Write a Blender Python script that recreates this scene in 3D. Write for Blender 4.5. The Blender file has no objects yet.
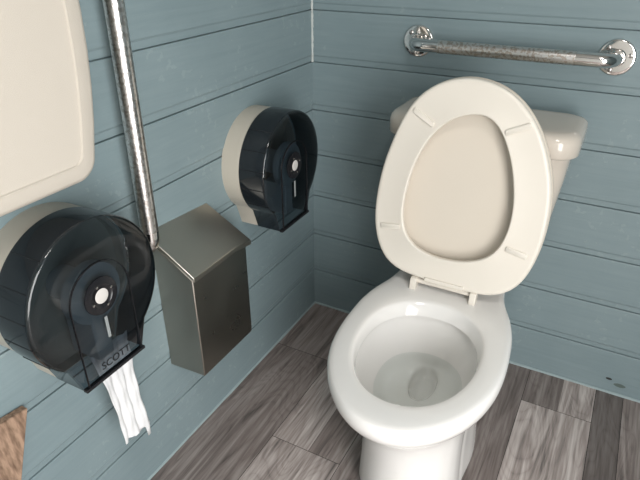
import bpy, bmesh, math, random
from mathutils import Vector, Matrix
random.seed(7)
C = bpy.context.scene.collection
D = bpy.data
PI = math.pi

# ---------------------------------------------------------------- materials
def new_mat(name):
    m = D.materials.new(name); m.use_nodes = True
    nt = m.node_tree
    return m, nt, nt.nodes['Principled BSDF']

def simple(name, col, rough=0.5, metal=0.0, coat=0.0, bump=0.0, bscale=40.0, var=0.0, vscale=8.0, ior=1.45):
    m, nt, b = new_mat(name)
    b.inputs['Base Color'].default_value = (*col, 1)
    b.inputs['Roughness'].default_value = rough
    b.inputs['Metallic'].default_value = metal
    b.inputs['Coat Weight'].default_value = coat
    b.inputs['Coat Roughness'].default_value = 0.04
    b.inputs['IOR'].default_value = ior
    tc = nt.nodes.new('ShaderNodeTexCoord')
    if var:
        n = nt.nodes.new('ShaderNodeTexNoise'); n.inputs['Scale'].default_value = vscale
        n.inputs['Detail'].default_value = 4
        nt.links.new(tc.outputs['Object'], n.inputs['Vector'])
        mx = nt.nodes.new('ShaderNodeMix'); mx.data_type = 'RGBA'
        mx.inputs[6].default_value = (*[c * (1 - var) for c in col], 1)
        mx.inputs[7].default_value = (*[min(1, c * (1 + var)) for c in col], 1)
        nt.links.new(n.outputs['Fac'], mx.inputs[0]); nt.links.new(mx.outputs[2], b.inputs['Base Color'])
    if bump:
        n = nt.nodes.new('ShaderNodeTexNoise'); n.inputs['Scale'].default_value = bscale
        n.inputs['Detail'].default_value = 3
        nt.links.new(tc.outputs['Object'], n.inputs['Vector'])
        bp = nt.nodes.new('ShaderNodeBump'); bp.inputs['Strength'].default_value = bump
        bp.inputs['Distance'].default_value = 0.002
        nt.links.new(n.outputs['Fac'], bp.inputs['Height']); nt.links.new(bp.outputs['Normal'], b.inputs['Normal'])
    return m

def math_node(nt, op, a, b=None, c=None):
    n = nt.nodes.new('ShaderNodeMath'); n.operation = op
    for i, v in enumerate((a, b, c)):
        if v is None: continue
        if isinstance(v, (int, float)): n.inputs[i].default_value = v
        else: nt.links.new(v, n.inputs[i])
    return n.outputs[0]

def wall_paint(name, along, chip=None):
    """brushed blue-grey paint over rough sawn boards; along = axis of the grain"""
    m, nt, b = new_mat(name)
    tc = nt.nodes.new('ShaderNodeTexCoord')
    mp = nt.nodes.new('ShaderNodeMapping')
    sc = [60, 60, 60]; sc[along] = 3.2
    mp.inputs['Scale'].default_value = sc
    nt.links.new(tc.outputs['Object'], mp.inputs['Vector'])
    g = nt.nodes.new('ShaderNodeTexNoise'); g.inputs['Scale'].default_value = 1.6
    g.inputs['Detail'].default_value = 6; g.inputs['Roughness'].default_value = 0.65
    g.inputs['Distortion'].default_value = 0.6
    nt.links.new(mp.outputs[0], g.inputs['Vector'])
    big = nt.nodes.new('ShaderNodeTexNoise'); big.inputs['Scale'].default_value = 5
    big.inputs['Detail'].default_value = 5
    nt.links.new(tc.outputs['Object'], big.inputs['Vector'])
    fine = nt.nodes.new('ShaderNodeTexNoise'); fine.inputs['Scale'].default_value = 55
    fine.inputs['Detail'].default_value = 4
    nt.links.new(tc.outputs['Object'], fine.inputs['Vector'])
    # raised paint flakes in loose patches
    fl = math_node(nt, 'MULTIPLY', math_node(nt, 'GREATER_THAN', fine.outputs['Fac'], 0.60),
                   math_node(nt, 'GREATER_THAN', big.outputs['Fac'], 0.56))
    ramp = nt.nodes.new('ShaderNodeValToRGB')
    ramp.color_ramp.elements[0].position = 0.3; ramp.color_ramp.elements[0].color = (0.180, 0.240, 0.256, 1)
    ramp.color_ramp.elements[1].position = 0.75; ramp.color_ramp.elements[1].color = (0.235, 0.300, 0.316, 1)
    mixv = math_node(nt, 'ADD', math_node(nt, 'MULTIPLY', g.outputs['Fac'], 0.5), math_node(nt, 'MULTIPLY', big.outputs['Fac'], 0.5))
    nt.links.new(mixv, ramp.inputs['Fac'])
    mx = nt.nodes.new('ShaderNodeMix'); mx.data_type = 'RGBA'
    mx.inputs[7].default_value = (0.33, 0.40, 0.41, 1)
    nt.links.new(math_node(nt, 'MULTIPLY', fl, 0.22), mx.inputs[0]); nt.links.new(ramp.outputs[0], mx.inputs[6])
    col = mx.outputs[2]
    if chip:
        sep = nt.nodes.new('ShaderNodeSeparateXYZ'); nt.links.new(tc.outputs['Object'], sep.inputs[0])
        for (cx, cz, rx, rz, c) in chip:
            dx = math_node(nt, 'DIVIDE', math_node(nt, 'SUBTRACT', sep.outputs[0], cx), rx)
            dz = math_node(nt, 'DIVIDE', math_node(nt, 'SUBTRACT', sep.outputs[2], cz), rz)
            d = math_node(nt, 'ADD', math_node(nt, 'MULTIPLY', dx, dx), math_node(nt, 'MULTIPLY', dz, dz))
            d = math_node(nt, 'ADD', d, math_node(nt, 'MULTIPLY', fine.outputs['Fac'], 0.8))
            k = math_node(nt, 'LESS_THAN', d, 1.0)
            m2 = nt.nodes.new('ShaderNodeMix'); m2.data_type = 'RGBA'
            nt.links.new(k, m2.inputs[0]); nt.links.new(col, m2.inputs[6]); m2.inputs[7].default_value = (*c, 1)
            col = m2.outputs[2]
    nt.links.new(col, b.inputs['Base Color'])
    b.inputs['Roughness'].default_value = 0.42
    h = math_node(nt, 'ADD', math_node(nt, 'MULTIPLY', g.outputs['Fac'], 0.55),
                  math_node(nt, 'ADD', math_node(nt, 'MULTIPLY', fine.outputs['Fac'], 0.25), math_node(nt, 'MULTIPLY', fl, 0.5)))
    bp = nt.nodes.new('ShaderNodeBump'); bp.inputs['Strength'].default_value = 0.55; bp.inputs['Distance'].default_value = 0.0016
    nt.links.new(h, bp.inputs['Height']); nt.links.new(bp.outputs['Normal'], b.inputs['Normal'])
    return m

def vinyl(name):
    m, nt, b = new_mat(name)
    uv = nt.nodes.new('ShaderNodeUVMap'); uv.uv_map = 'plank'
    at = nt.nodes.new('ShaderNodeAttribute'); at.attribute_name = 'tone'
    mp = nt.nodes.new('ShaderNodeMapping'); mp.inputs['Scale'].default_value = (34, 2.4, 1)
    nt.links.new(uv.outputs[0], mp.inputs[0])
    # long wavy grain
    w = nt.nodes.new('ShaderNodeTexNoise'); w.inputs['Scale'].default_value = 1.0
    w.inputs['Detail'].default_value = 7; w.inputs['Roughness'].default_value = 0.62; w.inputs['Distortion'].default_value = 1.4
    nt.links.new(mp.outputs[0], w.inputs['Vector'])
    mp2 = nt.nodes.new('ShaderNodeMapping'); mp2.inputs['Scale'].default_value = (10, 2.2, 1)
    nt.links.new(uv.outputs[0], mp2.inputs[0])
    wv = nt.nodes.new('ShaderNodeTexNoise'); wv.inputs['Scale'].default_value = 0.9
    wv.inputs['Detail'].default_value = 1.5; wv.inputs['Distortion'].default_value = 0.6
    nt.links.new(mp2.outputs[0], wv.inputs['Vector'])
    # contour rings of the broad noise make cathedral figures
    rings = math_node(nt, 'ABSOLUTE', math_node(nt, 'SINE', math_node(nt, 'MULTIPLY', wv.outputs['Fac'], 62.0)))
    rings = math_node(nt, 'POWER', rings, 0.45)
    mp3 = nt.nodes.new('ShaderNodeMapping'); mp3.inputs['Scale'].default_value = (160, 8, 1)
    nt.links.new(uv.outputs[0], mp3.inputs[0])
    f = nt.nodes.new('ShaderNodeTexNoise'); f.inputs['Scale'].default_value = 1.0; f.inputs['Detail'].default_value = 4
    nt.links.new(mp3.outputs[0], f.inputs['Vector'])
    v = math_node(nt, 'ADD', math_node(nt, 'MULTIPLY', w.outputs['Fac'], 0.68),
                  math_node(nt, 'ADD', math_node(nt, 'MULTIPLY', rings, 0.07), math_node(nt, 'MULTIPLY', f.outputs['Fac'], 0.30)))
    ramp = nt.nodes.new('ShaderNodeValToRGB')
    e = ramp.color_ramp.elements
    e[0].position = 0.36; e[0].color = (0.125, 0.110, 0.102, 1)
    e[1].position = 0.69; e[1].color = (0.62, 0.56, 0.53, 1)
    x = e.new(0.52); x.color = (0.37, 0.312, 0.290, 1)
    nt.links.new(v, ramp.inputs['Fac'])
    mx = nt.nodes.new('ShaderNodeMix'); mx.data_type = 'RGBA'; mx.blend_type = 'MULTIPLY'; mx.inputs[0].default_value = 1
    nt.links.new(ramp.outputs[0], mx.inputs[6]); nt.links.new(at.outputs['Color'], mx.inputs[7])
    nt.links.new(mx.outputs[2], b.inputs['Base Color'])
    b.inputs['Roughness'].default_value = 0.38
    bp = nt.nodes.new('ShaderNodeBump'); bp.inputs['Strength'].default_value = 0.25; bp.inputs['Distance'].default_value = 0.001
    nt.links.new(v, bp.inputs['Height']); nt.links.new(bp.outputs['Normal'], b.inputs['Normal'])
    return m

def board_wood(name):
    m, nt, b = new_mat(name)
    tc = nt.nodes.new('ShaderNodeTexCoord')
    mp = nt.nodes.new('ShaderNodeMapping'); mp.inputs['Scale'].default_value = (30, 30, 5)
    nt.links.new(tc.outputs['Object'], mp.inputs[0])
    n = nt.nodes.new('ShaderNodeTexNoise'); n.inputs['Scale'].default_value = 4; n.inputs['Detail'].default_value = 6
    nt.links.new(mp.outputs[0], n.inputs[0])
    ramp = nt.nodes.new('ShaderNodeValToRGB'); e = ramp.color_ramp.elements
    e[0].position = .33; e[0].color = (0.13, 0.075, 0.045, 1)
    e[1].position = .62; e[1].color = (0.36, 0.235, 0.16, 1)
    nt.links.new(n.outputs['Fac'], ramp.inputs[0]); nt.links.new(ramp.outputs[0], b.inputs['Base Color'])
    b.inputs['Roughness'].default_value = .65
    bp = nt.nodes.new('ShaderNodeBump'); bp.inputs['Strength'].default_value = .4; bp.inputs['Distance'].default_value = .001
    nt.links.new(n.outputs['Fac'], bp.inputs['Height']); nt.links.new(bp.outputs['Normal'], b.inputs['Normal'])
    return m

def brushed(name, col, rough, axis=2):
    m, nt, b = new_mat(name)
    tc = nt.nodes.new('ShaderNodeTexCoord'); mp = nt.nodes.new('ShaderNodeMapping')
    sc = [9, 9, 9]; sc[axis] = 260
    mp.inputs['Scale'].default_value = sc
    nt.links.new(tc.outputs['Object'], mp.inputs[0])
    n = nt.nodes.new('ShaderNodeTexNoise'); n.inputs['Scale'].default_value = 1; n.inputs['Detail'].default_value = 4
    nt.links.new(mp.outputs[0], n.inputs[0])
    sm = nt.nodes.new('ShaderNodeTexNoise'); sm.inputs['Scale'].default_value = 14; sm.inputs['Detail'].default_value = 5
    nt.links.new(tc.outputs['Object'], sm.inputs[0])
    b.inputs['Base Color'].default_value = (*col, 1); b.inputs['Metallic'].default_value = 1
    r = math_node(nt, 'ADD', rough - .1, math_node(nt, 'MULTIPLY', sm.outputs['Fac'], .22))
    nt.links.new(r, b.inputs['Roughness'])
    bp = nt.nodes.new('ShaderNodeBump'); bp.inputs['Strength'].default_value = .12; bp.inputs['Distance'].default_value = .0006
    nt.links.new(n.outputs['Fac'], bp.inputs['Height']); nt.links.new(bp.outputs['Normal'], b.inputs['Normal'])
    return m

def worn_chrome(name, axis, a, b_, tint=(0.45, 0.36, 0.29), rough=.30):
    """chrome whose middle (between a and b_ along axis) is a peened, tarnished grip"""
    m, nt, b = new_mat(name)
    tc = nt.nodes.new('ShaderNodeTexCoord')
    n = nt.nodes.new('ShaderNodeTexNoise'); n.inputs['Scale'].default_value = 300; n.inputs['Detail'].default_value = 2
    nt.links.new(tc.outputs['Object'], n.inputs[0])
    n2 = nt.nodes.new('ShaderNodeTexNoise'); n2.inputs['Scale'].default_value = 160; n2.inputs['Detail'].default_value = 6
    nt.links.new(tc.outputs['Object'], n2.inputs[0])
    sep = nt.nodes.new('ShaderNodeSeparateXYZ'); nt.links.new(tc.outputs['Object'], sep.inputs[0])
    co = sep.outputs[axis]
    mask = math_node(nt, 'MULTIPLY', math_node(nt, 'GREATER_THAN', co, a), math_node(nt, 'LESS_THAN', co, b_))
    k = math_node(nt, 'MULTIPLY', mask, math_node(nt, 'GREATER_THAN', n2.outputs['Fac'], .53))
    mx = nt.nodes.new('ShaderNodeMix'); mx.data_type = 'RGBA'
    mx.inputs[6].default_value = (.72, .70, .68, 1); mx.inputs[7].default_value = (*tint, 1)
    nt.links.new(math_node(nt, 'MULTIPLY', k, .7), mx.inputs[0]); nt.links.new(mx.outputs[2], b.inputs['Base Color'])
    b.inputs['Metallic'].default_value = 1
    nt.links.new(math_node(nt, 'ADD', .10, math_node(nt, 'MULTIPLY', mask, rough - .1)), b.inputs['Roughness'])
    bp = nt.nodes.new('ShaderNodeBump'); bp.inputs['Distance'].default_value = .0008
    nt.links.new(math_node(nt, 'MULTIPLY', mask, .55), bp.inputs['Strength'])
    nt.links.new(n.outputs['Fac'], bp.inputs['Height']); nt.links.new(bp.outputs['Normal'], b.inputs['Normal'])
    return m

def schlick(nt, f0):
    lw = nt.nodes.new('ShaderNodeLayerWeight'); lw.inputs[0].default_value = .5
    return math_node(nt, 'ADD', f0, math_node(nt, 'MULTIPLY', math_node(nt, 'POWER', lw.outputs['Facing'], 4.0), 1 - f0))

def smoke(name, tint, gloss_rough=.06, body=0.25, bodycol=(.02, .025, .03)):
    """thin smoke-tinted plastic shell"""
    m = D.materials.new(name); m.use_nodes = True; nt = m.node_tree; nt.nodes.clear()
    out = nt.nodes.new('ShaderNodeOutputMaterial')
    tr = nt.nodes.new('ShaderNodeBsdfTransparent'); tr.inputs[0].default_value = (*tint, 1)
    df = nt.nodes.new('ShaderNodeBsdfDiffuse'); df.inputs[0].default_value = (*bodycol, 1)
    m1 = nt.nodes.new('ShaderNodeMixShader'); m1.inputs[0].default_value = body
    nt.links.new(tr.outputs[0], m1.inputs[1]); nt.links.new(df.outputs[0], m1.inputs[2])
    gl = nt.nodes.new('ShaderNodeBsdfGlossy'); gl.inputs['Roughness'].default_value = gloss_rough
    fr = schlick(nt, .045)
    m2 = nt.nodes.new('ShaderNodeMixShader')
    nt.links.new(fr, m2.inputs[0]); nt.links.new(m1.outputs[0], m2.inputs[1]); nt.links.new(gl.outputs[0], m2.inputs[2])
    nt.links.new(m2.outputs[0], out.inputs[0])
    return m

M = {}
M['wall_y'] = wall_paint('blue_grey_paint_left', 1)
M['wall_x'] = wall_paint('blue_grey_paint_back', 0, chip=[(.955, .048, .011, .0045, (.01, .01, .01)), (.985, .035, .02, .008, (.10, .13, .12))])
M['floor'] = vinyl('grey_vinyl_plank')
M['joint'] = simple('plank_joint', (.03, .026, .024), .8)
M['caulk'] = simple('painted_caulk', (.30, .37, .38), .5, bump=.5, bscale=60)
M['caulk_white'] = simple('white_caulk', (.50, .53, .51), .5, bump=.6, bscale=90, var=.35, vscale=60)
M['ceiling'] = simple('ceiling_white', (.50, .48, .45), .8)
M['door'] = simple('reflector_door_paint', (.62, .61, .58), .5)
M['ceramic'] = simple('white_ceramic', (.83, .81, .785), .07, coat=.35, var=.02)
M['seat'] = simple('cream_seat_plastic', (.73, .68, .605), .30, var=.015)
M['lid'] = simple('cream_lid_plastic', (.66, .595, .51), .32, var=.015)
M['tank'] = simple('cream_ceramic', (.60, .54, .47), .14, coat=.3)
M['beige'] = simple('beige_abs', (.50, .46, .39), .42, bump=.15, bscale=500)
M['panel'] = simple('ivory_plastic', (.54, .49, .425), .45, bump=.25, bscale=900)
M['smoke'] = smoke('smoke_plastic', (.21, .25, .28), .05, .06)
M['smoke_rim'] = smoke('smoke_plastic_rim', (.07, .09, .11), .10, .55)
M['hub'] = simple('black_hub', (.012, .012, .014), .25)
M['grey'] = simple('grey_core_plastic', (.55, .58, .58), .5)
M['slot'] = simple('grey_slot', (.26, .28, .28), .5)
M['white'] = simple('white_plastic', (.62, .59, .56), .4)
M['paper'] = simple('tissue_paper', (.70, .695, .70), .95, bump=.6, bscale=120)
M['letter'] = simple('black_lettering', (.006, .006, .007), .3)
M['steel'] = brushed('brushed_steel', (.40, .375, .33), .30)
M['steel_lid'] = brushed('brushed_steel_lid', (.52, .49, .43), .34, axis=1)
M['chrome'] = simple('chrome', (.80, .77, .74), .08, metal=1)
M['bar_back'] = worn_chrome('worn_chrome_back', 0, .07, .385)
M['bar_left'] = worn_chrome('worn_chrome_left', 2, .045, .78, (.45, .41, .37), .28)
M['screw'] = simple('screw_steel', (.45, .42, .40), .3, metal=1)
M['wood'] = board_wood('raw_board')
M['gravel'] = simple('outdoor_concrete', (.55, .53, .50), .9, bump=.4, bscale=30, var=.2)

def water_mat():
    m = D.materials.new('water'); m.use_nodes = True; nt = m.node_tree; nt.nodes.clear()
    out = nt.nodes.new('ShaderNodeOutputMaterial')
    tr = nt.nodes.new('ShaderNodeBsdfTransparent'); tr.inputs[0].default_value = (.90, .925, .92, 1)
    gl = nt.nodes.new('ShaderNodeBsdfGlossy'); gl.inputs['Roughness'].default_value = .02
    fr = schlick(nt, .02)
    mx = nt.nodes.new('ShaderNodeMixShader')
    nt.links.new(fr, mx.inputs[0]); nt.links.new(tr.outputs[0], mx.inputs[1]); nt.links.new(gl.outputs[0], mx.inputs[2])
    nt.links.new(mx.outputs[0], out.inputs[0]); return m
M['water'] = water_mat()

# ---------------------------------------------------------------- helpers
def obj(name, bm, mat, parent=None, smooth=False, bevel=0, bseg=3, subsurf=0, angle=35):
    bmesh.ops.recalc_face_normals(bm, faces=bm.faces)
    me = D.meshes.new(name); bm.to_mesh(me); bm.free()
    for mt in (mat if isinstance(mat, (list, tuple)) else [mat]): me.materials.append(mt)
    o = D.objects.new(name, me); C.objects.link(o)
    if parent is not None: o.parent = parent
    if bevel:
        b = o.modifiers.new('bevel', 'BEVEL'); b.width = bevel; b.segments = bseg; b.limit_method = 'ANGLE'; b.angle_limit = math.radians(30)
    if subsurf:
        s = o.modifiers.new('sub', 'SUBSURF'); s.levels = subsurf; s.render_levels = subsurf
    if smooth or bevel or subsurf:
        for p in me.polygons: p.use_smooth = True
        if not subsurf:
            try: me.set_sharp_from_angle(angle=math.radians(angle))
            except Exception: pass
    return o

def thing(name, label, cat, loc=(0, 0, 0), rz=0, group=None):
    o = D.objects.new(name, None); C.objects.link(o); o.empty_display_size = .05
    o.location = loc; o.rotation_euler = (0, 0, rz); o['label'] = label; o['category'] = cat
    if group: o['group'] = group
    return o

def struct(o): o['kind'] = 'structure'; return o

def box(bm, a, b):
    x0, y0, z0 = a; x1, y1, z1 = b
    v = [bm.verts.new(p) for p in ((x0,y0,z0),(x1,y0,z0),(x1,y1,z0),(x0,y1,z0),(x0,y0,z1),(x1,y0,z1),(x1,y1,z1),(x0,y1,z1))]
    for f in ((0,3,2,1),(4,5,6,7),(0,1,5,4),(1,2,6,5),(2,3,7,6),(3,0,4,7)): bm.faces.new([v[i] for i in f])

def loft(bm, rings, cap0=True, cap1=True, closed=True):
    R = [[bm.verts.new(p) for p in r] for r in rings]
    n = len(R[0])
    for a, b in zip(R, R[1:]):
        for i in range(n if closed else n - 1):
            j = (i + 1) % n
            bm.faces.new((a[i], a[j], b[j], b[i]))
    if cap0: bm.faces.new(list(reversed(R[0])))
    if cap1: bm.faces.new(R[-1])
    return R

def tube(bm, pts, r, n=20, cap=True):
    pts = [Vector(p) for p in pts]; rings = []; up = None
    for i, p in enumerate(pts):
        t = (pts[min(i + 1, len(pts) - 1)] - pts[max(i - 1, 0)]).normalized()
        if up is None:
            up = Vector((0, 0, 1)) if abs(t.z) < .9 else Vector((0, 1, 0))
        u = (up - t * up.dot(t)).normalized(); w = t.cross(u); up = u
        rr = r[i] if isinstance(r, (list, tuple)) else r
        rings.append([p + (u * math.cos(2 * PI * k / n) + w * math.sin(2 * PI * k / n)) * rr for k in range(n)])
    loft(bm, rings, cap, cap)

def lathe(bm, prof, origin, axis, n=40):
    """prof = [(distance along axis, radius)]"""
    ax = Vector(axis).normalized(); u = ax.orthogonal().normalized(); w = ax.cross(u); o = Vector(origin)
    loft(bm, [[o + ax * d + (u * math.cos(2*PI*k/n) + w * math.sin(2*PI*k/n)) * max(r, 1e-5) for k in range(n)] for d, r in prof])

def bend(p0, p1, p2, r, n=8):
    """rounded corner at p1"""
    p0, p1, p2 = map(Vector, (p0, p1, p2))
    a = (p0 - p1).normalized(); b = (p2 - p1).normalized()
    A = p1 + a * r; B = p1 + b * r; out = []
    c = p1 + (a + b) * r
    for i in range(n + 1):
        t = i / n * PI / 2
        out.append(c - b * r * math.cos(t) - a * r * math.sin(t))
    return out

# ---------------------------------------------------------------- room
H = .14          # board pitch
ZT = 2.38        # ceiling
XR = 1.72        # right wall
YF = -2.35       # front wall (with the added door slab)

def board_profile(z1):
    """(depth, z) from the floor to z1; depth 0 = face, negative = into the wall"""
    pr = [(0, 0)]
    k = 1
    while k * H < z1 - .03:
        z = k * H
        pr += [(-.0006, z - .0035), (-.0015, z - .0016), (-.0085, z - .0010), (-.0085, z + .0010), (-.0026, z + .0016), (-.0024, z + .015), (-.0001, z + .0195)]
        k += 1
    pr.append((0, z1)); return pr

def board_wall(name, a, b, inward, mat, z1=ZT, z0=0):
    """a, b: ends (x, y) on the face plane; inward: unit vector pointing into the room"""
    bm = bmesh.new(); pr = board_profile(z1)
    if z0 > 0: pr = [q for q in pr if q[1] > z0]; pr.insert(0, (0, z0))
    iv = Vector((*inward, 0))
    rings = []
    for e in (a, b):
        e = Vector((e[0], e[1], 0))
        rings.append([e + iv * d + Vector((0, 0, z)) for d, z in pr] + [e - iv * .06 + Vector((0, 0, z1)), e - iv * .06 + Vector((0, 0, z0))])
    loft(bm, rings)
    return struct(obj(name, bm, mat))

board_wall('wall_left', (0, YF), (0, .0), (1, 0), M['wall_y'])
board_wall('wall_back', (-.06, 0), (XR + .06, 0), (0, -1), M['wall_x'])
OY0, OY1 = -2.28, -1.40      # open doorway in the right wall
board_wall('wall_right', (XR, YF), (XR, OY0), (-1, 0), M['wall_y'])
board_wall('wall_right', (XR, OY1), (XR, 0), (-1, 0), M['wall_y'])
board_wall('wall_right', (XR, OY0), (XR, OY1), (-1, 0), M['wall_y'], z0=2.02)
# front wall around the added door slab
DX0, DX1, DZ = .62, 1.60, 2.05
board_wall('wall_front', (-.06, YF), (DX0, YF), (0, 1), M['wall_x'])
board_wall('wall_front', (DX1, YF), (XR + .06, YF), (0, 1), M['wall_x'])
board_wall('wall_front', (DX0, YF), (DX1, YF), (0, 1), M['wall_x'], z0=DZ)
bm = bmesh.new()
for a, b in (((DX0 - .09, YF, 0), (DX0, YF + .02, DZ + .09)), ((DX1, YF, 0), (DX1 + .09, YF + .02, DZ + .09)), ((DX0, YF, DZ), (DX1, YF + .02, DZ + .09))): box(bm, a, b)
struct(obj('trim_1', bm, M['ceiling']))
bm = bmesh.new(); box(bm, (DX0, YF - .045, .01), (DX1, YF - .005, DZ)); struct(obj('reflector_door_1', bm, M['door'], bevel=.003))  # unseen white door slab, added to give the chrome a bright reflection
bm = bmesh.new(); box(bm, (-.06, YF - .06, ZT), (XR + .06, .06, ZT + .05)); struct(obj('ceiling', bm, M['ceiling']))
bm = bmesh.new(); box(bm, (XR + .06, -8, -.12), (9, 6, -.05)); struct(obj('ground', bm, M['gravel']))

# floor of printed planks: one mesh, one quad per plank with its own tone and grain offset
def make_floor():
    bm = bmesh.new(); uvl = bm.loops.layers.uv.new('plank'); cl = bm.loops.layers.color.new('tone')
    cols = [(-.06, .193), (.193, .391), (.391, .565), (.565, .748), (.748, .932), (.932, 1.003), (1.003, 1.19), (1.19, 1.375), (1.375, 1.56), (1.56, XR + .06)]
    cuts = {0: [-.255, -1.2], 1: [-.589, -1.6], 2: [-.95, -2.0], 3: [-.75, -1.7], 4: [-.147, -1.37], 5: [-.9], 6: [-.7, -1.9], 7: [-.3, -1.5], 8: [-.8, -2], 9: [-.5]}
    tone = {(0, 0): .80, (0, 1): .78, (1, 0): .98, (1, 1): 1.12, (2, 0): .82, (3, 0): .72, (4, 0): .92, (4, 1): 1.28, (5, 0): .62, (6, 0): .80}
    for ci, (x0, x1) in enumerate(cols):
        ys = [.06] + cuts[ci] + [YF - .06]
        for k in range(len(ys) - 1):
            t = tone.get((ci, k), random.uniform(.7, 1.15))
            parts = [(x0, x1, t)]
            if ci == 4 and k == 0: parts = [(x0, .845, .72), (.845, x1, 1.1)]
            elif ci == 1 and k == 0: parts = [(x0, .30, 1.12), (.30, x1, .86)]
            for (a, b, tt) in parts:
                g = .0007; ga = g if a == x0 else 0; gb = g if b == x1 else 0
                P = [(a + ga, ys[k + 1] + g), (b - gb, ys[k + 1] + g), (b - gb, ys[k] - g), (a + ga, ys[k] - g)]
                vs = [bm.verts.new((x, y, 0)) for x, y in P]
                f = bm.faces.new(vs); ox, oy = random.uniform(0, 20), random.uniform(0, 20)
                for l, (x, y) in zip(f.loops, P):
                    l[uvl].uv = (x + ox, y + oy); l[cl] = (tt, tt * .985, tt * .98, 1)
    n = len(bm.faces)
    vs = [bm.verts.new(p) for p in ((-.06, YF - .06, -.0012), (XR + .06, YF - .06, -.0012), (XR + .06, .06, -.0012), (-.06, .06, -.0012))]
    f = bm.faces.new(vs); f.material_index = 1
    vb = [bm.verts.new((v.co.x, v.co.y, -.05)) for v in vs]
    bm.faces.new(list(reversed(vb))).material_index = 1
    for i in range(4):
        j = (i + 1) % 4; bm.faces.new((vs[j], vs[i], vb[i], vb[j])).material_index = 1
    me = D.meshes.new('floor'); bm.to_mesh(me); bm.free()
    me.materials.append(M['floor']); me.materials.append(M['joint'])
    o = D.objects.new('floor', me); C.objects.link(o); return struct(o)
make_floor()

# caulk beads
def bead(name, pts, r, mat, wob=.0008):
    bm = bmesh.new(); P = []
    a, b = map(Vector, pts); n = 60
    for i in range(n + 1):
        p = a.lerp(b, i / n); P.append(p)
    tube(bm, P, [r + random.uniform(-wob, wob) for _ in P], 8)
    return struct(obj(name, bm, mat, smooth=True))
bead('trim_2', ((.0, YF, .001), (.0, 0, .001)), .0045, M['caulk'])
bead('trim_3', ((0, 0, .001), (XR, 0, .001)), .0045, M['caulk'])
bead('trim_4', ((.0, 0, .84), (.0, 0, 1.16)), .0035, M['caulk_white'])

# ---------------------------------------------------------------- toilet
AX, AY = .535, -.33
toilet = thing('toilet', 'white floor-mounted toilet with raised cream seat, standing against the back wall', 'toilet', (AX, AY, 0), math.radians(3.0))
L = lambda y: y - AY      # world y -> local y

EGG = [(-.300, .141), (-.35, .165), (-.42, .180), (-.5, .184), (-.55, .183), (-.6, .177), (-.65, .163), (-.7, .139), (-.74, .109), (-.77, .075), (-.787, .042), (-.795, .0)]
def half_outline(back=-.045, bw=.130):
    pts = [(0, back), (bw * .7, back), (bw * .93, back - .008), (bw, back - .03)] + [(bw, -.16), (bw * 1.0, -.25)]
    pts += [(w, y) for y, w in EGG]
    return pts
def closed(half): return half + [(-x, y) for x, y in reversed(half[1:-1])]
def ray_sample(poly, c, n=96):
    out = []
    for k in range(n):
        a = 2 * PI * k / n; d = (math.sin(a), -math.cos(a)); best = None
        for i in range(len(poly)):
            p, q = poly[i], poly[(i + 1) % len(poly)]
            ex, ey = q[0] - p[0], q[1] - p[1]; den = d[0] * ey - d[1] * ex
            if abs(den) < 1e-12: continue
            wx, wy = p[0] - c[0], p[1] - c[1]
            t = (wx * ey - wy * ex) / den; s = (wx * d[1] - wy * d[0]) / den
            if t > 0 and -1e-6 <= s <= 1 + 1e-6 and (best is None or t < best): best = t
        out.append((c[0] + d[0] * best, c[1] + d[1] * best))
    return out
def smooth_loop(p, it=2):
    for _ in range(it):
        n = len(p); p = [((p[i-1][0] + 2*p[i][0] + p[(i+1) % n][0]) / 4, (p[i-1][1] + 2*p[i][1] + p[(i+1) % n][1]) / 4) for i in range(n)]
    return p
NB = 96; CC = (0, -.56)
base = smooth_loop(ray_sample(closed(half_outline()), CC, NB), 2)
def scaled(hw, yf, yb, backw=None, pinch=0):
    """base outline squeezed to half-width hw and from yf (front) to yb (back)"""
    out = []
    for x, y in base:
        if y < -.53: Y = -.53 + (y + .53) * ((-.53 - yf) / .265)
        else: Y = -.53 + (y + .53) * ((yb + .53) / .485)
        X = x * hw / .181
        if backw and y > -.52: X *= 1 + (backw - 1) * min(1, max(0, (y + .56) / .22)) ** 1.5
        out.append((X + pinch, Y))
    return out
def egg_loop(hw, yf, yb, n=NB):
    """egg opening, same angular order as base"""
    out = []; cy = yb + (yf - yb) * .47
    for k in range(n):
        a = 2 * PI * k / n; s, c = math.sin(a), -math.cos(a)
        ry = (cy - yf) if c < 0 else (yb - cy)
        e = .92
        out.append((hw * math.copysign(abs(s) ** e, s), cy + ry * math.copysign(abs(c) ** (1.0 if c < 0 else .86), c)))
    return out
def lift(loop, z): return [(x, L(y), z) for x, y in loop]
rings = []
for z, hw, yf, yb in ((0, .114, -.665, -.13), (.004, .120, -.672, -.125), (.03, .118, -.668, -.13), (.10, .114, -.662, -.14), (.18, .113, -.665, -.14),
                      (.235, .118, -.676, -.12), (.275, .128, -.700, -.09), (.305, .146, -.733, -.065), (.33, .164, -.764, -.05), (.352, .176, -.784, -.045),
                      (.372, .181, -.793, -.045), (.388, .1805, -.793, -.045), (.397, .1765, -.789, -.048), (.4005, .171, -.783, -.053)):
    k = max(0, min(1, (.30 - z) / .08))
    rings.append(lift(scaled(hw, yf, yb, 1 + .24 * k, .006 * k), z))
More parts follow.
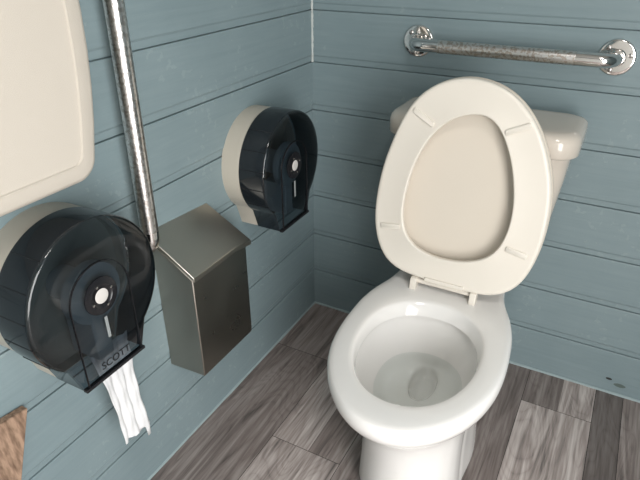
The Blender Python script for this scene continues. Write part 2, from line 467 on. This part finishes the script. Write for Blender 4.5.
for z, hw, yf, yb in ((.4008, .136, -.726, -.364), (.399, .131, -.719, -.371), (.393, .1275, -.714, -.377), (.378, .1235, -.710, -.388), (.3705, .1225, -.709, -.391), (.3695, .1225, -.709, -.391), (.3680, .137, -.725, -.380),
                      (.350, .134, -.720, -.383), (.315, .122, -.700, -.388), (.285, .110, -.668, -.390), (.262, .098, -.635, -.390),
                      (.245, .084, -.605, -.388), (.233, .066, -.575, -.386), (.226, .046, -.535, -.386), (.222, .034, -.512, -.388), (.217, .031, -.508, -.390), (.195, .029, -.500, -.388), (.185, .020, -.47, -.40)):
    rings.append(lift(egg_loop(hw, yf, yb), z))
bm = bmesh.new(); RR_ = loft(bm, rings)
cl_ = bm.edges.layers.float.new('crease_edge')
for q_ in (-12, -13):
    ids = set(RR_[q_])
    for e_ in bm.edges:
        if e_.verts[0] in ids and e_.verts[1] in ids: e_[cl_] = .8
bowl = obj('bowl', bm, M['ceramic'], toilet, smooth=True, angle=80)
bowl.modifiers.new('sub', 'SUBSURF').render_levels = 1; bowl.modifiers['sub'].levels = 1
bm = bmesh.new(); wl = lift(egg_loop(.097, -.630, -.3895), .2615); bm.faces.new([bm.verts.new(p) for p in wl])
wat = obj('water', bm, M['water'], bowl, smooth=True); wat['label'] = 'clear still water in the toilet bowl'
# jet / rim hole marks under the rim
# tank
def rrect(x0, x1, y0, y1, rf, rb, n=8):
    out = []
    for cx, cy, r, a0 in ((x1 - rf, y0 + rf, rf, -90), (x1 - rb, y1 - rb, rb, 0), (x0 + rb, y1 - rb, rb, 90), (x0 + rf, y0 + rf, rf, 180)):
        for i in range(n + 1):
            a = math.radians(a0 + 90 * i / n); out.append((cx + r * math.cos(a), cy + r * math.sin(a)))
    return out
tank_rot = Matrix.Rotation(-math.radians(3.0), 4, 'Z')     # the tank stays square to the wall
def tank_ring(x0, x1, y0, y1, rf, rb, z):
    return [tank_rot @ Vector((x - AX, y - AY, z)) for x, y in rrect(x0, x1, y0, y1, rf, rb)]
bm = bmesh.new()
loft(bm, [tank_ring(.40, .68, -.17, -.05, .04, .03, .402), tank_ring(.375, .705, -.185, -.045, .045, .03, .425), tank_ring(.368, .712, -.19, -.042, .045, .03, .46),
          tank_ring(.356, .722, -.20, -.04, .045, .028, .56), tank_ring(.343, .736, -.212, -.038, .045, .028, .68), tank_ring(.338, .741, -.216, -.036, .045, .028, .752)])
obj('tank', bm, M['tank'], toilet, smooth=True)
bm = bmesh.new(); A_ = (.322, .756, -.238, -.028)
def lid_ring(i, z): return tank_ring(A_[0] + i, A_[1] - i, A_[2] + i, A_[3] - i, .052 - i * .5, .035, z)
loft(bm, [lid_ring(.010, .7435), lid_ring(.002, .744), lid_ring(0, .747), lid_ring(0, .775), lid_ring(.003, .786), lid_ring(.010, .793), lid_ring(.022, .7965), lid_ring(.04, .7975)])
obj('tank_lid', bm, M['tank'], toilet, smooth=True, angle=60)

# raised seat and lid: local frame u (right), v (up the lean), w (towards the bowl front)
SO = Vector((.532, -.337, .412)); SV = Vector((0, .052, .385)).normalized(); SW = Vector((1, 0, 0)).cross(SV); 
if SW.y > 0: SW = -SW
UNROT = Matrix.Rotation(-math.radians(3.0), 4, 'Z')
def SP(u, v, w=0):
    p = SO + Vector((1, 0, 0)) * u + SV * v + SW * w
    return UNROT @ Vector((p.x - AX, p.y - AY, p.z))
SEAT_OUT = [(-0.0099, 0.4977), (-0.0821, 0.4758), (-0.1323, 0.4252), (-0.1654, 0.3421), (-0.1858, 0.2556), (-0.1907, 0.1543), (-0.1723, 0.0798), (-0.1356, 0.0353), (-0.0766, 0.0216), (-0.0057, 0.0174), (0.0901, 0.0164), (0.1438, 0.0349), (0.1788, 0.0825), (0.1957, 0.1588), (0.1981, 0.2391), (0.1873, 0.313), (0.1562, 0.3911), (0.1164, 0.4461), (0.0641, 0.4836)]
SEAT_IN = [(0.0186, 0.4253), (-0.0387, 0.4049), (-0.0813, 0.3549), (-0.1094, 0.2813), (-0.1208, 0.1945), (-0.1109, 0.1337), (-0.0787, 0.0977), (-0.015, 0.0829), (0.0545, 0.0934), (0.0996, 0.1225), (0.1209, 0.1758), (0.1233, 0.2455), (0.1077, 0.32), (0.0825, 0.3799), (0.0533, 0.4174)]
def crom(P, m=6):
    out = []; n = len(P)
    for i in range(n):
        p0, p1, p2, p3 = P[i-1], P[i], P[(i+1) % n], P[(i+2) % n]
        for k in range(m):
            t = k / m
            out.append(tuple(.5 * ((2*p1[j]) + (-p0[j]+p2[j])*t + (2*p0[j]-5*p1[j]+4*p2[j]-p3[j])*t*t + (-p0[j]+3*p1[j]-3*p2[j]+p3[j])*t**3) for j in (0, 1)))
    return out
SC = (0, .245)
so = smooth_loop(ray_sample(crom(SEAT_OUT), SC, 96), 4); si = smooth_loop(ray_sample(crom(SEAT_IN), SC, 96), 4)
def mixl(t): return [(a[0] + (b[0]-a[0])*t, a[1] + (b[1]-a[1])*t) for a, b in zip(so, si)]
def grow(l, g):
    return [(x + (x - SC[0]) / math.hypot(x - SC[0], y - SC[1]) * g, y + (y - SC[1]) / math.hypot(x - SC[0], y - SC[1]) * g) for x, y in l]
def S3(l, w): return [SP(x, y, w) for x, y in l]
bm = bmesh.new()
sec = [(grow(so, 0), -.010), (grow(so, 0), -.006), (grow(so, -.0015), -.0025), (grow(so, -.005), -.0004), (grow(so, -.011), 0), (grow(si, .007), 0), (grow(si, .004), .0012), (grow(si, .0015), .0008), (si, -.002), (si, -.010), (grow(si, .004), -.0165),
       (grow(si, .02), -.0185), (grow(so, -.02), -.0185), (grow(so, -.006), -.0165)]
R = [[bm.verts.new(p) for p in S3(l, w)] for l, w in sec]
for q in range(len(R)):
    a, b = R[q], R[(q + 1) % len(R)]
    for i in range(96): j = (i + 1) % 96; bm.faces.new((a[i], a[j], b[j], b[i]))
seat = obj('seat_ring', bm, M['seat'], toilet, smooth=True, angle=70)
def pill(u0, v0, u1, v1, hw, w0, w1, name, mat, parent):
    bm = bmesh.new(); a = math.atan2(v1 - v0, u1 - u0)
    def loop(r, w, off=0):
        out = []
        for s, (cu, cv) in ((1, (u1, v1)), (-1, (u0, v0))):
            for i in range(9):
                t = a + (-PI/2 + PI * i / 8) * 1 + (0 if s == 1 else PI)
                # squarish ends
                ex = math.copysign(abs(math.cos(t - a)) ** .5, math.cos(t - a)); ey = math.copysign(abs(math.sin(t - a)) ** .8, math.sin(t - a))
                out.append(SP(cu + r * (ex * math.cos(a) - ey * math.sin(a)) * .8, cv + r * (ex * math.sin(a) + ey * math.cos(a)) * 1.0, w))
        return out
    loft(bm, [loop(hw, w0), loop(hw, w1 - .001), loop(hw * .8, w1)])
    return obj(name, bm, mat, parent, smooth=True, angle=40)
for (u0, v0, u1, v1) in [(-0.1169, 0.4141, -0.0772, 0.392), (0.0858, 0.3961, 0.1245, 0.414), (-0.165, 0.1342, -0.1268, 0.139), (0.131, 0.1438, 0.1687, 0.1366)]:
    pill(u0, v0, u1, v1, .0062, -.001, .0042, 'bumper', M['seat'], seat)
    bm = bmesh.new()
    for t in (.3, .7):
        c = SP(u0 + (u1-u0)*t, v0 + (v1-v0)*t, .0035)
        lathe(bm, [(0, .0016), (.0012, .0014)], c, UNROT.to_3x3() @ SW, 10)
    bm.free()
pill(-0.0413, 0.0233, 0.0467, 0.0232, .0045, -.012, .0035, 'crossbar', M['seat'], seat)
bm = bmesh.new()
lo = grow(so, .001)
loft(bm, [S3(grow(so, -.012), -.0225), S3(grow(so, -.003), -.0225), S3(lo, -.026), S3(lo, -.033), S3(grow(so, -.006), -.0375), S3(grow(so, -.03), -.0395)], cap0=False)
# slightly dished inside of the lid
bm2 = bm
inner = [[bm2.verts.new(p) for p in S3([(SC[0] + (x - SC[0]) * k, SC[1] + (y - SC[1]) * k) for x, y in grow(so, -.012)], w)] for k, w in ((1, -.0225), (.94, -.0235), (.90, -.028), (.85, -.0345), (.8, -.036), (.3, -.037))]
for a, b in zip(inner, inner[1:]):
    for i in range(96): j = (i + 1) % 96; bm2.faces.new((a[j], a[i], b[i], b[j]))
bm2.faces.new(inner[-1])
bmesh.ops.remove_doubles(bm2, verts=bm2.verts, dist=1e-5)
obj('seat_lid', bm, M['lid'], toilet, smooth=True, angle=60)
for u in (-.072, .074):
    bm = bmesh.new()
    c = SO + Vector((u, 0, 0))
    def tb(x, y, z): p = UNROT @ Vector((x - AX, y - AY, z)); return p
    pr = [(-.341, .400), (-.341, .410), (-.339, .420), (-.336, .428), (-.325, .431), (-.318, .426), (-.314, .415), (-.314, .400)]
    w_ = .0078
    loft(bm, [[tb(c.x - w_, y, z) for y, z in pr], [tb(c.x + w_, y, z) for y, z in pr]])
    obj('hinge', bm, M['seat'], toilet, bevel=.002)
bm = bmesh.new()
tube(bm, [UNROT @ Vector((.532 - AX - .072, -.322 - AY, .419)), UNROT @ Vector((.532 - AX + .074, -.322 - AY, .419))], .0065, 12)
obj('hinge_pin', bm, M['seat'], toilet, smooth=True)

# ---------------------------------------------------------------- grab bars
def flange(c, n, parent, rot0=0):
    bm = bmesh.new(); lathe(bm, [(0, .0395), (.004, .0395), (.0058, .0385), (.0066, .036), (.0070, .030), (.0072, .0195), (.009, .0178), (.014, .0170)], c, n, 48)
    f = obj('flange', bm, M['chrome'], parent, smooth=True, angle=45)
    ax = Vector(n); u = ax.orthogonal().normalized(); w = ax.cross(u)
    for k in range(3):
        a = rot0 + 2 * PI * k / 3; p = Vector(c) + (u * math.cos(a) + w * math.sin(a)) * .0285 + ax * .0065
        bm = bmesh.new(); lathe(bm, [(0, .0052), (.002, .0052), (.0032, .0035), (.0034, .001)], p, n, 16)
        obj('screw', bm, M['screw'], f, smooth=True)
def grab_bar(name, label, a, b, out, n, mat, r, zrot=0):
    t = thing(name, label, 'grab bar', a)
    A = Vector((0, 0, 0)); B = Vector(b) - Vector(a); N = Vector(n)
    P = [A + N * .004] + bend(A, A + N * out, B + N * out, .032) + bend(A + N * out, B + N * out, B, .032) + [B + N * .004]
    # long straight run gets its own points
    bm = bmesh.new(); tube(bm, P, r, 28); tb = obj('tube', bm, mat, t, smooth=True)
    flange(A, n, t, zrot); flange(B, n, t, zrot)
    return t
grab_bar('grab_bar', 'chrome horizontal grab bar with tarnished middle on the back wall above the toilet tank', (.314, 0, .921), (.779, 0, .921), .056, (0, -1, 0), M['bar_back'], .0155, .5)
grab_bar('grab_bar', 'tall vertical chrome grab bar on the left wall between ivory panel and steel bin', (0, -.760, .612), (0, -.752, 1.42), .050, (1, 0, 0), M['bar_left'], .0170, .5)

# ---------------------------------------------------------------- paper dispensers
RD, HWB, ZB = .135, .068, .157
def disp_outline(g=0, n=60):
    """(y, z) outline, open order: starts and ends at the two bottom corners"""
    R = RD - g; hw = HWB - g * .5; zb = ZB - g * .3
    d = math.hypot(hw, zb); th = math.degrees(math.atan2(-zb, hw)); ac = math.degrees(math.acos(R / d))
    a0 = -50; a1 = 230
    return [(hw, -zb)] + [(R * math.cos(math.radians(a0 + (a1 - a0) * i / n)), R * math.sin(math.radians(a0 + (a1 - a0) * i / n))) for i in range(n + 1)] + [(-hw, -zb)]
def X(l, x): return [(x, y, z) for y, z in l]
def make_dispenser(loc, label, group):
    t = thing('toilet_paper_dispenser', label, 'toilet paper dispenser', loc, 0, group)
    bm = bmesh.new()
    loft(bm, [X(disp_outline(.002), 0), X(disp_outline(.002), .048), X(disp_outline(.005), .052), X(disp_outline(.011), .052), X(disp_outline(.011), .030)])
    obj('housing', bm, M['beige'], t, smooth=True)
    bm = bmesh.new()
    rr = [X(disp_outline(0), .0525), X(disp_outline(0), .06), X(disp_outline(0), .115), X(disp_outline(.0012), .119), X(disp_outline(.004), .122), X(disp_outline(.008), .1232), X(disp_outline(.018), .1245), X(disp_outline(.035), .1255)]
    RR = loft(bm, rr, False, True, closed=False)
    a, b = RR[2], RR[-1]                                  # bottom lip closes the front edge only
    bm.faces.new([r[0] for r in RR[2:]] + [r[-1] for r in reversed(RR[2:])])
    for f_ in bm.faces:
        if max(v.co.x for v in f_.verts) < .1195: f_.material_index = 1
    cv = obj('cover', bm, [M['smoke'], M['smoke_rim']], t, smooth=True, angle=50)
    # raised rim line of the arch
    def arch(r, n=24): return [(r, -ZB + .006)] + [(r * math.cos(PI * i / n), r * math.sin(PI * i / n)) for i in range(n + 1)] + [(-r, -ZB + .006)]
    bm = bmesh.new()
    loft(bm, [X(arch(.0625), .1240), X(arch(.0620), .1275), X(arch(.0610), .1275), X(arch(.0605), .1240)], False, False, closed=False)
    obj('arch_rib', bm, M['hub'], cv, smooth=True, angle=30)
    bm = bmesh.new(); lathe(bm, [(0, .034), (.002, .0335), (.003, .030), (.0035, .022), (.001, .019)], (.1255, 0, 0), (1, 0, 0), 40)
    hub = obj('lock_ring', bm, M['hub'], cv, smooth=True, angle=40)
    bm = bmesh.new(); lathe(bm, [(0, .0135), (.0005, .0135), (.0012, .012), (.0008, .004)], (.1275, 0, 0), (1, 0, 0), 32)
    obj('lock_button', bm, M['white'], hub, smooth=True)
    for a in (20, 110, 200, 290):
        bm = bmesh.new(); c = (.1290, .0215 * math.cos(math.radians(a)), .0215 * math.sin(math.radians(a)))
        lathe(bm, [(0, .0024), (.0012, .0022), (.0018, .001)], c, (1, 0, 0), 12)
        obj('lock_pin', bm, M['chrome'], hub, smooth=True)
    bm = bmesh.new(); box(bm, (.1250, -.003, -.085), (.1267, .003, -.042)); obj('sight_slot', bm, M['slot'], cv, bevel=.001)
    bm = bmesh.new(); box(bm, (.1175, -HWB - .001, -ZB - .002), (.1275, HWB + .001, -ZB + .0045)); obj('lip', bm, M['hub'], cv, bevel=.0015)
    for a in (128, 150, 170, 190, 212, 20, -10, -38):       # moulded ribs across the rim
        bm = bmesh.new(); ca, sa = math.cos(math.radians(a)), math.sin(math.radians(a))
        tube(bm, [(.056, RD * ca, RD * sa), (.1185, RD * ca, RD * sa)], .0011, 8)
        obj('rib', bm, M['hub'], cv, smooth=True)
    # roll holder inside
    bm = bmesh.new(); lathe(bm, [(.031, .030), (.095, .030), (.096, .055), (.106, .056), (.1125, .054), (.1130, .022), (.110, .021)], (0, 0, 0), (1, 0, 0), 48)
    obj('spindle', bm, M['grey'], t, smooth=True, angle=40)
    bm = bmesh.new(); box(bm, (.041, -.017, -.135), (.108, .017, -.05)); obj('cutter_arm', bm, M['grey'], t, bevel=.003)
    return t
tpd1 = make_dispenser((-.0015, -.957, .646), 'jumbo toilet paper dispenser with smoke cover and paper hanging out, below the ivory panel', 'jumbo dispensers on the left wall')
tpd2 = make_dispenser((-.0015, -.324, .657), 'jumbo toilet paper dispenser with dark cover and no paper out, right of the steel bin', 'jumbo dispensers on the left wall')
# lettering on both covers' bibs: only the near one shows it
cu = D.curves.new('lettering', 'FONT'); cu.body = 'SCOTT'; cu.size = .0205; cu.offset = .0001; cu.align_x = 'CENTER'; cu.extrude = .0003; cu.space_character = 1.0
tmp = D.objects.new('tmp', cu); me = D.meshes.new_from_object(tmp); D.objects.remove(tmp)
for v in me.vertices:
    x, y, z = v.co; v.co = (.1262 + z, x, y)
me.materials.append(M['letter'])
lt = D.objects.new('lettering', me); C.objects.link(lt); lt.parent = [c for c in tpd1.children if c.name.startswith('cover')][0]
lt.location = (0, .003, -.138); lt['label'] = 'black brand lettering on the smoke cover'
# hanging tissue, part of the roll in the near dispenser
bm = bmesh.new()
NW, NZ = 26, 30; g = []
for j in range(NZ + 1):
    s = j / NZ; z = -.135 - s * .252; row = []
    wd = .080 + .010 * (1 - s) - .020 * math.sin(s * PI * .9)
    cy = .026 + .020 * s
    for i in range(NW + 1):
        u = i / NW; y = cy + (u - .5) * wd
        f = .0035 + .004 * min(1, s * 1.4)
        x = .082 + .004 * s + f * .40 * math.sin(u * 15 + s * 1.6) + .0014 * math.sin(u * 31 + s * 5) + .0015 * math.sin(s * 22 + u * 9)
        zz = z
        if j == NZ: zz += .003 * math.sin(u * 29) + .014 * (1 - u) + (-.024 if .80 < u < .90 else 0)
        elif j == NZ - 1 and .80 < u < .90: zz -= .012
        row.append(bm.verts.new((x, y, zz)))
    g.append(row)
for j in range(NZ):
    for i in range(NW): bm.faces.new((g[j][i], g[j][i+1], g[j+1][i+1], g[j+1][i]))
pp = obj('tissue', bm, M['paper'], tpd1, smooth=True, angle=80)
sm = pp.modifiers.new('s', 'SOLIDIFY'); sm.thickness = .0006
pp['label'] = 'crumpled white tissue hanging from the slot'

# ---------------------------------------------------------------- steel bin
bin_ = thing('waste_bin', 'small wall-mounted brushed steel waste bin with sloping lid, between the two paper dispensers', 'bin', (-.0015, -.608, .25))
bm = bmesh.new()
y0, y1, d = -.092, .106, .090
P = [(0, y0 - .014, .012), (d, y0, 0), (d, y1, 0), (0, y1, 0), (0, y0 - .014, .343), (d, y0, .267), (d, y1, .258), (0, y1, .333)]
v = [bm.verts.new(p) for p in P]
for f in ((0,3,2,1),(0,1,5,4),(1,2,6,5),(2,3,7,6),(3,0,4,7),(4,5,6,7)): bm.faces.new([v[i] for i in f])
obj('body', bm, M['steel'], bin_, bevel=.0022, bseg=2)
bm = bmesh.new()
top = [(0.0005, -.119, .374), (.0965, -.094, .276), (.0965, .055, .277), (.0965, .120, .266), (.0005, .083, .360)]
T = [bm.verts.new(p) for p in top]; B = [bm.verts.new((p[0], p[1], p[2] - .008 - (.004 if p[0] > .01 else 0))) for p in top]
bm.faces.new((T[0], T[1], T[2], T[4])); bm.faces.new((T[2], T[3], T[4]))
bm.faces.new((B[4], B[2], B[1], B[0])); bm.faces.new((B[4], B[3], B[2]))
for i in range(5):
    j = (i + 1) % 5; bm.faces.new((T[i], B[i], B[j], T[j]))
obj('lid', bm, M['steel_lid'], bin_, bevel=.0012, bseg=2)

# ---------------------------------------------------------------- ivory panel (folded changing table)
pan = thing('changing_table', 'large ivory plastic fold-down panel with grooved border on the left wall above the near dispenser', 'changing table', (0, -1.33, .827))
def pan_loop(ins, x, n=10):
    y0, y1, z0, z1 = -.436 + ins, .436 - ins, 0 + ins, .50 - ins; r = max(.028 - ins * .4, .012); out = []
    for cy, cz, a0 in ((y1 - r, z0 + r, -90), (y1 - r, z1 - r, 0), (y0 + r, z1 - r, 90), (y0 + r, z0 + r, 180)):
        for i in range(n + 1):
            a = math.radians(a0 + 90 * i / n); out.append((cy + r * math.cos(a), cz + r * math.sin(a)))
        # extra points along the side for the bow
        nxt = {-90: [(y1, z0 + r + (z1 - z0 - 2*r) * k / 8) for k in range(1, 8)], 90: [(y0, z1 - r - (z1 - z0 - 2*r) * k / 8) for k in range(1, 8)]}.get(a0, [])
        out += nxt
    res = []
    for y, z in out:
        b = .037 * (1 - ((z - .25) / .25) ** 2) * (abs(y) / .43)
        res.append((x, y + math.copysign(b, y), z))
    return res
bm = bmesh.new()
loft(bm, [pan_loop(.004, 0), pan_loop(.001, .02), pan_loop(0, .080), pan_loop(.002, .090), pan_loop(.006, .096), pan_loop(.012, .0995), pan_loop(.030, .100), pan_loop(.0310, .1012), pan_loop(.0325, .1012), pan_loop(.0340, .0985), pan_loop(.040, .098)])
obj('door', bm, M['panel'], pan, smooth=True, angle=40)

# ---------------------------------------------------------------- raw board leaning on the wall
lean = lambda z: .004 + (.435 - z) * .22
WB = [(-1.0716, 0.4451), (-1.3274, 0.4759), (-1.3774, 0.0), (-1.326, 0.0)]
bm = bmesh.new()
F = [(lean(z) + .016, y, z) for y, z in WB]; Bk = [(lean(z), y, z) for y, z in WB]
loft(bm, [Bk, F])
ob = obj('wooden_board', bm, M['wood'], None, bevel=.002)
ob['label'] = 'bare brown wooden board leaning on the left wall under the near paper dispenser'; ob['category'] = 'board'

# ---------------------------------------------------------------- light: daylight through the doorway, plus an added overhead fill
w = D.worlds.new('sky'); bpy.context.scene.world = w; w.use_nodes = True; nt = w.node_tree
bg = nt.nodes['Background']
bg.inputs[0].default_value = (.88, .94, 1.0, 1); bg.inputs[1].default_value = 2.6
def area(name, loc, target, sx, sy, power, col):
    l = D.lights.new(name, 'AREA'); l.shape = 'RECTANGLE'; l.size = sx; l.size_y = sy; l.energy = power; l.color = col
    o = D.objects.new(name, l); C.objects.link(o); o.location = loc
    o.rotation_euler = (Vector(target) - Vector(loc)).to_track_quat('-Z', 'Y').to_euler(); return o
area('door_daylight', (XR + .02, -1.84, .85), (.3, -.55, .45), .85, 1.5, 39, (1.0, .985, .96))
area('ceiling_fill', (1.15, -1.55, ZT - .03), (1.15, -1.55, 0), .35, .35, 12, (1.0, .97, .93))  # added fill from above that brightens bowl and rim, not a real fixture

# ---------------------------------------------------------------- camera
yaw, pitch, roll = -.49209, .50122, -.00372
f = Vector((math.sin(yaw) * math.cos(pitch), math.cos(yaw) * math.cos(pitch), -math.sin(pitch)))
r = f.cross(Vector((0, 0, 1))).normalized(); u = r.cross(f)
r2 = r * math.cos(roll) + u * math.sin(roll); u2 = -r * math.sin(roll) + u * math.cos(roll)
cam = D.cameras.new('camera'); co = D.objects.new('camera', cam); C.objects.link(co)
m = Matrix((r2, u2, -f)).transposed().to_4x4(); m.translation = (.81406, -1.47664, 1.17882)
co.matrix_world = m; cam.sensor_width = 36; cam.lens = 570.79 * 36 / 640; cam.clip_start = .01
bpy.context.scene.camera = co
vs = bpy.context.scene.view_settings
vs.view_transform = 'Standard'; vs.look = 'None'; vs.gamma = 1; vs.use_curve_mapping = False; vs.exposure = 0.0
